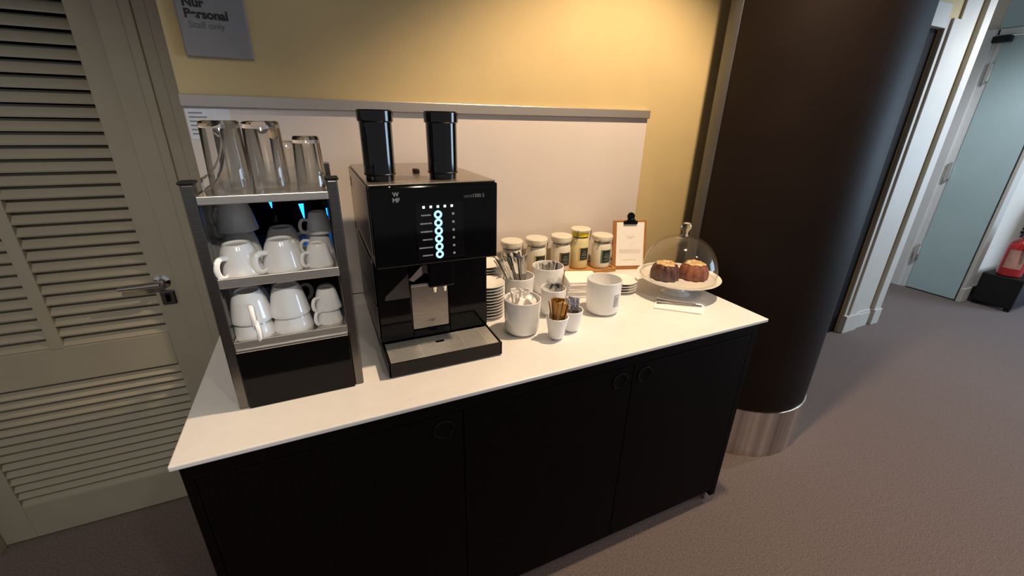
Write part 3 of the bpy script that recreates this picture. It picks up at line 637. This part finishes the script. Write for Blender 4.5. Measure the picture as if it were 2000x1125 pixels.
# ================================================================== TEA JARS ON WOODEN TRAY
ty0, ty1, tx0, tx1 = -.172, -.025, 0.985, 1.585
wtray = thing('wooden_tray', 'honey coloured wooden tray under the tea jars', 'tray', ((tx0+tx1)/2, -.1, H))
obj('tray_base', bx(BM(), tx0, tx1, ty0, ty1, H, H+.012, .002), 'wood_honey', wtray)
for y0, y1 in ((ty0, ty0+.010), (ty1-.010, ty1)): obj('tray_edge', bx(BM(), tx0, tx1, y0, y1, H+.012, H+.019, .002), 'wood_honey', wtray)
for x0, x1 in ((tx0, tx0+.010), (tx1-.010, tx1)): obj('tray_edge', bx(BM(), x0, x1, ty0+.010, ty1-.010, H+.012, H+.019, .002), 'wood_honey', wtray)
ZJ = H+.0122
def jar(x, y, R, hgt, lab, label, yellow=False):
    t = thing('tea_jar', label, 'jar', (x, y, ZJ), group='tea jars on the wooden tray')
    hb = hgt*.78
    obj('jar_body', lathe(BM(), [(0, 0), (R-.006, 0), (R-.001, .005), (R, .012), (R, hb-.018), (R-.004, hb-.006), (R-.007, hb), (0, hb)], n=40), 'jar_yellow' if yellow else 'jar_cream', t, True, local=True)
    obj('neck', lathe(BM(), [(0, hb), (R-.008, hb), (R-.008, hb+.008), (0, hb+.008)], n=40), 'steel_dark', t, True, local=True)
    if yellow:
        obj('tea_filling', lathe(BM(), [(0, hb+.008), (R-.004, hb+.008), (R-.004, hb+.028), (0, hb+.028)], n=40), 'tea_yellow', t, True, local=True)
        zz = hb+.028
    else: zz = hb+.008
    ld = obj('lid', lathe(BM(), [(0, zz), (R-.003, zz), (R-.002, zz+.006), (R+.003, zz+.009), (R+.004, hgt-.004), (R+.001, hgt), (0, hgt)], n=40), 'jar_cream', t, True, local=True)
    for s_ in (-1, 1):
        b = BM(); a = radians(-90+s_*52)
        tube(b, [((R+.001)*cos(a), (R+.001)*sin(a), hb-.012), ((R+.004)*cos(a), (R+.004)*sin(a), hb+.002), ((R+.004)*cos(a+.1), (R+.004)*sin(a+.1), zz+.010)], .0018, 6); obj('wire_clasp', b, 'steel_dark', t, True, local=True)
    zc = hb*.50; hw = .62
    b = BM(); arc_patch(b, R+.0006, radians(-90)-hw, radians(-90)+hw, zc-.032, zc+.032, n=10); lb = obj('label', b, lab, t, True, local=True)
    b = BM(); arc_patch(b, R+.0012, radians(-90)-hw*.72, radians(-90)+hw*.85, zc-.027, zc+.030, n=10); obj('label_field', b, 'label_dark', lb, True, local=True)
    b = BM()
    for zz2, f in ((zc+.012, .28), (zc+.002, .45), (zc-.006, .40), (zc-.018, .45)): arc_patch(b, R+.0017, radians(-90)-hw*f, radians(-90)+hw*f, zz2, zz2+.0035, n=5)
    obj('label_print', b, 'label_print', lb, True, local=True)
    return t
jar(1.076, -.090, .045, .168, 'label_green', 'cream tea jar half hidden behind the spoons, leftmost of the row')
jar(1.196, -.090, .046, .168, 'label_lime', 'cream tea jar with a lime edged black label, second from left')
jar(1.320, -.095, .045, .170, 'label_brown', 'cream tea jar with a brown label, third from left')
jar(1.432, -.078, .043, .188, 'label_gold', 'tallest tea jar with yellow filling below its lid', True)
jar(1.532, -.112, .045, .158, 'label_green', 'cream tea jar with a green label next to the clipboard')
# clipboard
ang = math.atan2(-.045, .150)
cb = thing('clipboard', 'brown wooden clipboard with a white sheet leaning against the wall', 'clipboard', (1.660, -.172, H), (radians(-12), 0, ang))
obj('board', bx(BM(), -.083, .083, 0, .008, 0, .235, .003), 'wood_board', cb, local=True)
pp = obj('paper', bx(BM(), -.066, .070, -.0018, -.0002, .018, .224), 'paper_white', cb, local=True)
b = BM()
for z, w in ((.155, .020), (.148, .012), (.093, .052), (.086, .056), (.079, .050), (.045, .035)): bx(b, -w+.002, w+.002, -.0022, -.0018, z, z+.003)
obj('print_lines', b, 'print_light', pp, local=True)
b = BM(); bx(b, -.034, .034, -.010, .004, .214, .232, .004); bx(b, -.020, .020, -.016, -.004, .226, .240, .004)
lathe(b, [(0, -.007), (.017, -.006), (.019, 0), (.017, .006), (0, .007)], n=24)
vs = [v for v in b.verts if abs(v.co.z) < .02]
bmesh.ops.rotate(b, verts=vs, cent=(0, 0, 0), matrix=Matrix.Rotation(pi/2, 3, 'X')); bmesh.ops.translate(b, verts=vs, vec=(0, -.006, .252))
obj('clip', b, 'gloss_black', cb, True, local=True)

# ================================================================== CAKE STAND
CX, CY = 1.655, -0.480
cs = thing('cake_stand', 'white pedestal cake plate near the right end of the worktop', 'cake stand', (CX, CY, H))
obj('pedestal', lathe(BM(), [(0, 0), (.058, 0), (.059, .003), (.054, .006), (.036, .016), (.028, .035), (.030, .050), (.044, .058), (0, .058)], (CX, CY, H), 40), 'porcelain', cs, True)
ZP = H+.058
obj('plate', lathe(BM(), [(0, 0), (.045, 0), (.120, .004), (.148, .009), (.161, .016), (.1645, .021), (.160, .021), (.146, .014), (.120, .010), (0, .009)], (CX, CY, ZP), 56), 'porcelain_warm', cs, True)
dm = thing('glass_dome', 'clear glass dome with a knob covering the small cakes', 'cake dome', (CX, CY, ZP+.0155))
R = .146; prof = [(R-.003, 0), (R, 0)] + [(R*cos(radians(t))**.85 if t < 90 else 0, .022+.148*sin(radians(t))) for t in range(0, 91, 6)]
obj('dome', lathe(BM(), prof[1:], n=56), 'glass_dome', dm, True, local=True)
obj('knob', lathe(BM(), [(0, .169), (.012, .170), (.009, .180), (.010, .188), (.018, .202), (.019, .210), (.014, .221), (0, .224)], n=24), 'glass_clear', dm, True, local=True)
def bundt(c, m, rot, label, R=.056, hgt=.064):
    t = thing('bundt_cake', label, 'cake', (c[0], c[1], ZP+.0102), (0, 0, rot), 'small cakes under the glass dome')
    fl = lambda a, z: 1+(.15*abs(cos(5*a))-.10 if z > .004 else 0)
    obj('sponge', lathe(BM(), [(R*.22, 0), (R*.90, 0), (R, .008), (R*.99, hgt*.45), (R*.86, hgt*.80), (R*.62, hgt), (R*.42, hgt*.97), (R*.24, hgt*.75), (R*.20, .0)], n=72, close=False, flute=fl), m, t, True, local=True)
    b = BM(); n = 40
    lathe(b, [(R*.18, hgt*.74), (R*.26, hgt*.96), (R*.40, hgt*1.06), (R*.56, hgt*1.05), (R*.68, hgt*.97), (R*.60, hgt*.94), (R*.4, hgt*.92)], n=n, flute=lambda a, z: 1+.10*cos(7*a+.5)+.08*cos(3*a))
    obj('icing', b, 'icing', t, True, local=True)
    return t
bundt((CX-.060, CY+.014), 'cake_dark', .3, 'dark chocolate bundt cake, left under the glass dome')
bundt((CX+.054, CY-.027), 'cake_brown', 1.0, 'golden brown bundt cake, right under the glass dome')
# tongs on a folded napkin tray
P = [Vector((1.453, -.576, 0)), Vector((1.529, -.511, 0)), Vector((1.675, -.619, 0)), Vector((1.580, -.688, 0))]
b = BM(); prism(b, [(p.x, p.y) for p in P], 2, H, H+.006)
o = obj('serving_napkin', b, 'paper_white', loc=(1.56, -.60, H)); tag(o, 'folded white napkin in front of the cake stand', 'napkin')
tg = thing('serving_tongs', 'silver serving tongs lying on the napkin before the cake stand', 'tongs', (1.56, -.59, H+.006))
e0 = (P[0]+P[1])/2; e1 = (P[2]+P[3])/2; dr = (e1-e0).normalized(); nr = Vector((-dr.y, dr.x, 0))
for s_ in (-1, 1):
    b = BM(); pts = []
    for t_, w_ in ((.02, .014), (.25, .010), (.6, .007), (.9, .003), (.97, .001)):
        p = e0.lerp(e1, t_)+nr*w_*s_*1.1+nr*.006; pts.append((p.x, p.y, H+.0105+.004*(s_ > 0)))
    tube(b, pts, [.0085, .005, .0042, .004, .0035], 8, flat=.5); obj('arm', b, 'chrome', tg, True)

# ================================================================== SIGN, NOTICE
sg = thing('wall_sign', 'grey wall sign with black lettering above the cup warmer', 'sign', (.143, 0, 1.71))
obj('plate', bx(BM(), .055, .228, -.016, -.0005, 1.711, 1.935, .004), 'sign_grey', sg)
text_mesh('lettering', 'Nur', .031, 'print_black', facing_front(.073, -.0164, 1.848), sg, bold=.0012)
text_mesh('lettering', 'Personal', .031, 'print_black', facing_front(.073, -.0164, 1.820), sg, bold=.0012)
text_mesh('lettering', 'Staff only', .024, 'print_soft', facing_front(.079, -.0164, 1.793), sg)
nt_ = thing('paper_notice', 'small white paper notice on the panel behind the leftmost glasses', 'notice', (.07, -.01, 1.48))
pp = obj('sheet', bx(BM(), .018, .132, -.0116, -.0104, 1.482, 1.571), 'paper_cool', nt_)
b = BM()
for k in range(6): bx(b, .024, .060+.01*(k % 3), -.0120, -.0116, 1.556-k*.012, 1.560-k*.012)
obj('print_lines', b, 'print_grey', pp)

# ================================================================== CORRIDOR END
ex = thing('fire_extinguisher', 'red fire extinguisher at the far end of the corridor', 'fire extinguisher', (6.06, -.26, .312))
ec = (6.06, -.26, .312)
obj('tank', lathe(BM(), [(0, 0), (.070, 0), (.082, .012), (.084, .05), (.084, .27), (.075, .315), (.045, .345), (.022, .355), (.022, .37), (0, .37)], ec, 32), 'extinguisher_red', ex, True)
b = BM(); a1 = math.atan2(CAM.y+.26, CAM.x-6.06)
arc_patch(b, .0850, a1-.7, a1+.7, .08, .25, n=10); o = obj('label', b, 'extinguisher_label', ex, True, local=True)
b = BM(); lathe(b, [(0, .37), (.028, .37), (.028, .41), (0, .41)], ec, 16); bx(b, 5.94, 6.10, -.28, -.24, .717, .737, .004); bx(b, 5.93, 6.09, -.275, -.245, .752, .767, .004); obj('valve_handle', b, 'satin_black', ex)
b = BM(); tube(b, [(6.06, -.28, .71), (5.99, -.33, .78), (5.94, -.34, .75), (5.93, -.34, .66), (5.95, -.34, .56)], .013, 10); obj('hose', b, 'satin_black', ex, True)
bn = thing('extinguisher_stand', 'low black stand carrying the fire extinguisher', 'stand', (6.35, -.26, 0))
b = BM(); bx(b, 5.97, 6.60, -.40, -.12, .03, .3115, .01); obj('box', b, 'matte_black', bn)
for fx in (6.00, 6.57):
    for fy in (-.37, -.15): obj('foot', bx(BM(), fx-.02, fx+.02, fy-.02, fy+.02, 0, .03, .003), 'matte_black', bn)
dkb = thing('dark_cabinet', 'black cabinet at the far right behind the extinguisher', 'cabinet', (6.95, -.3, 0))
obj('body', bx(BM(), 6.64, 7.3, -.46, -.09, .02, .92, .006), 'matte_black', dkb)
obj('top', bx(BM(), 6.63, 7.31, -.47, -.085, .92, .945, .004), 'matte_black', dkb)
obj('plinth', bx(BM(), 6.68, 7.26, -.42, -.10, 0, .02), 'matte_black', dkb)
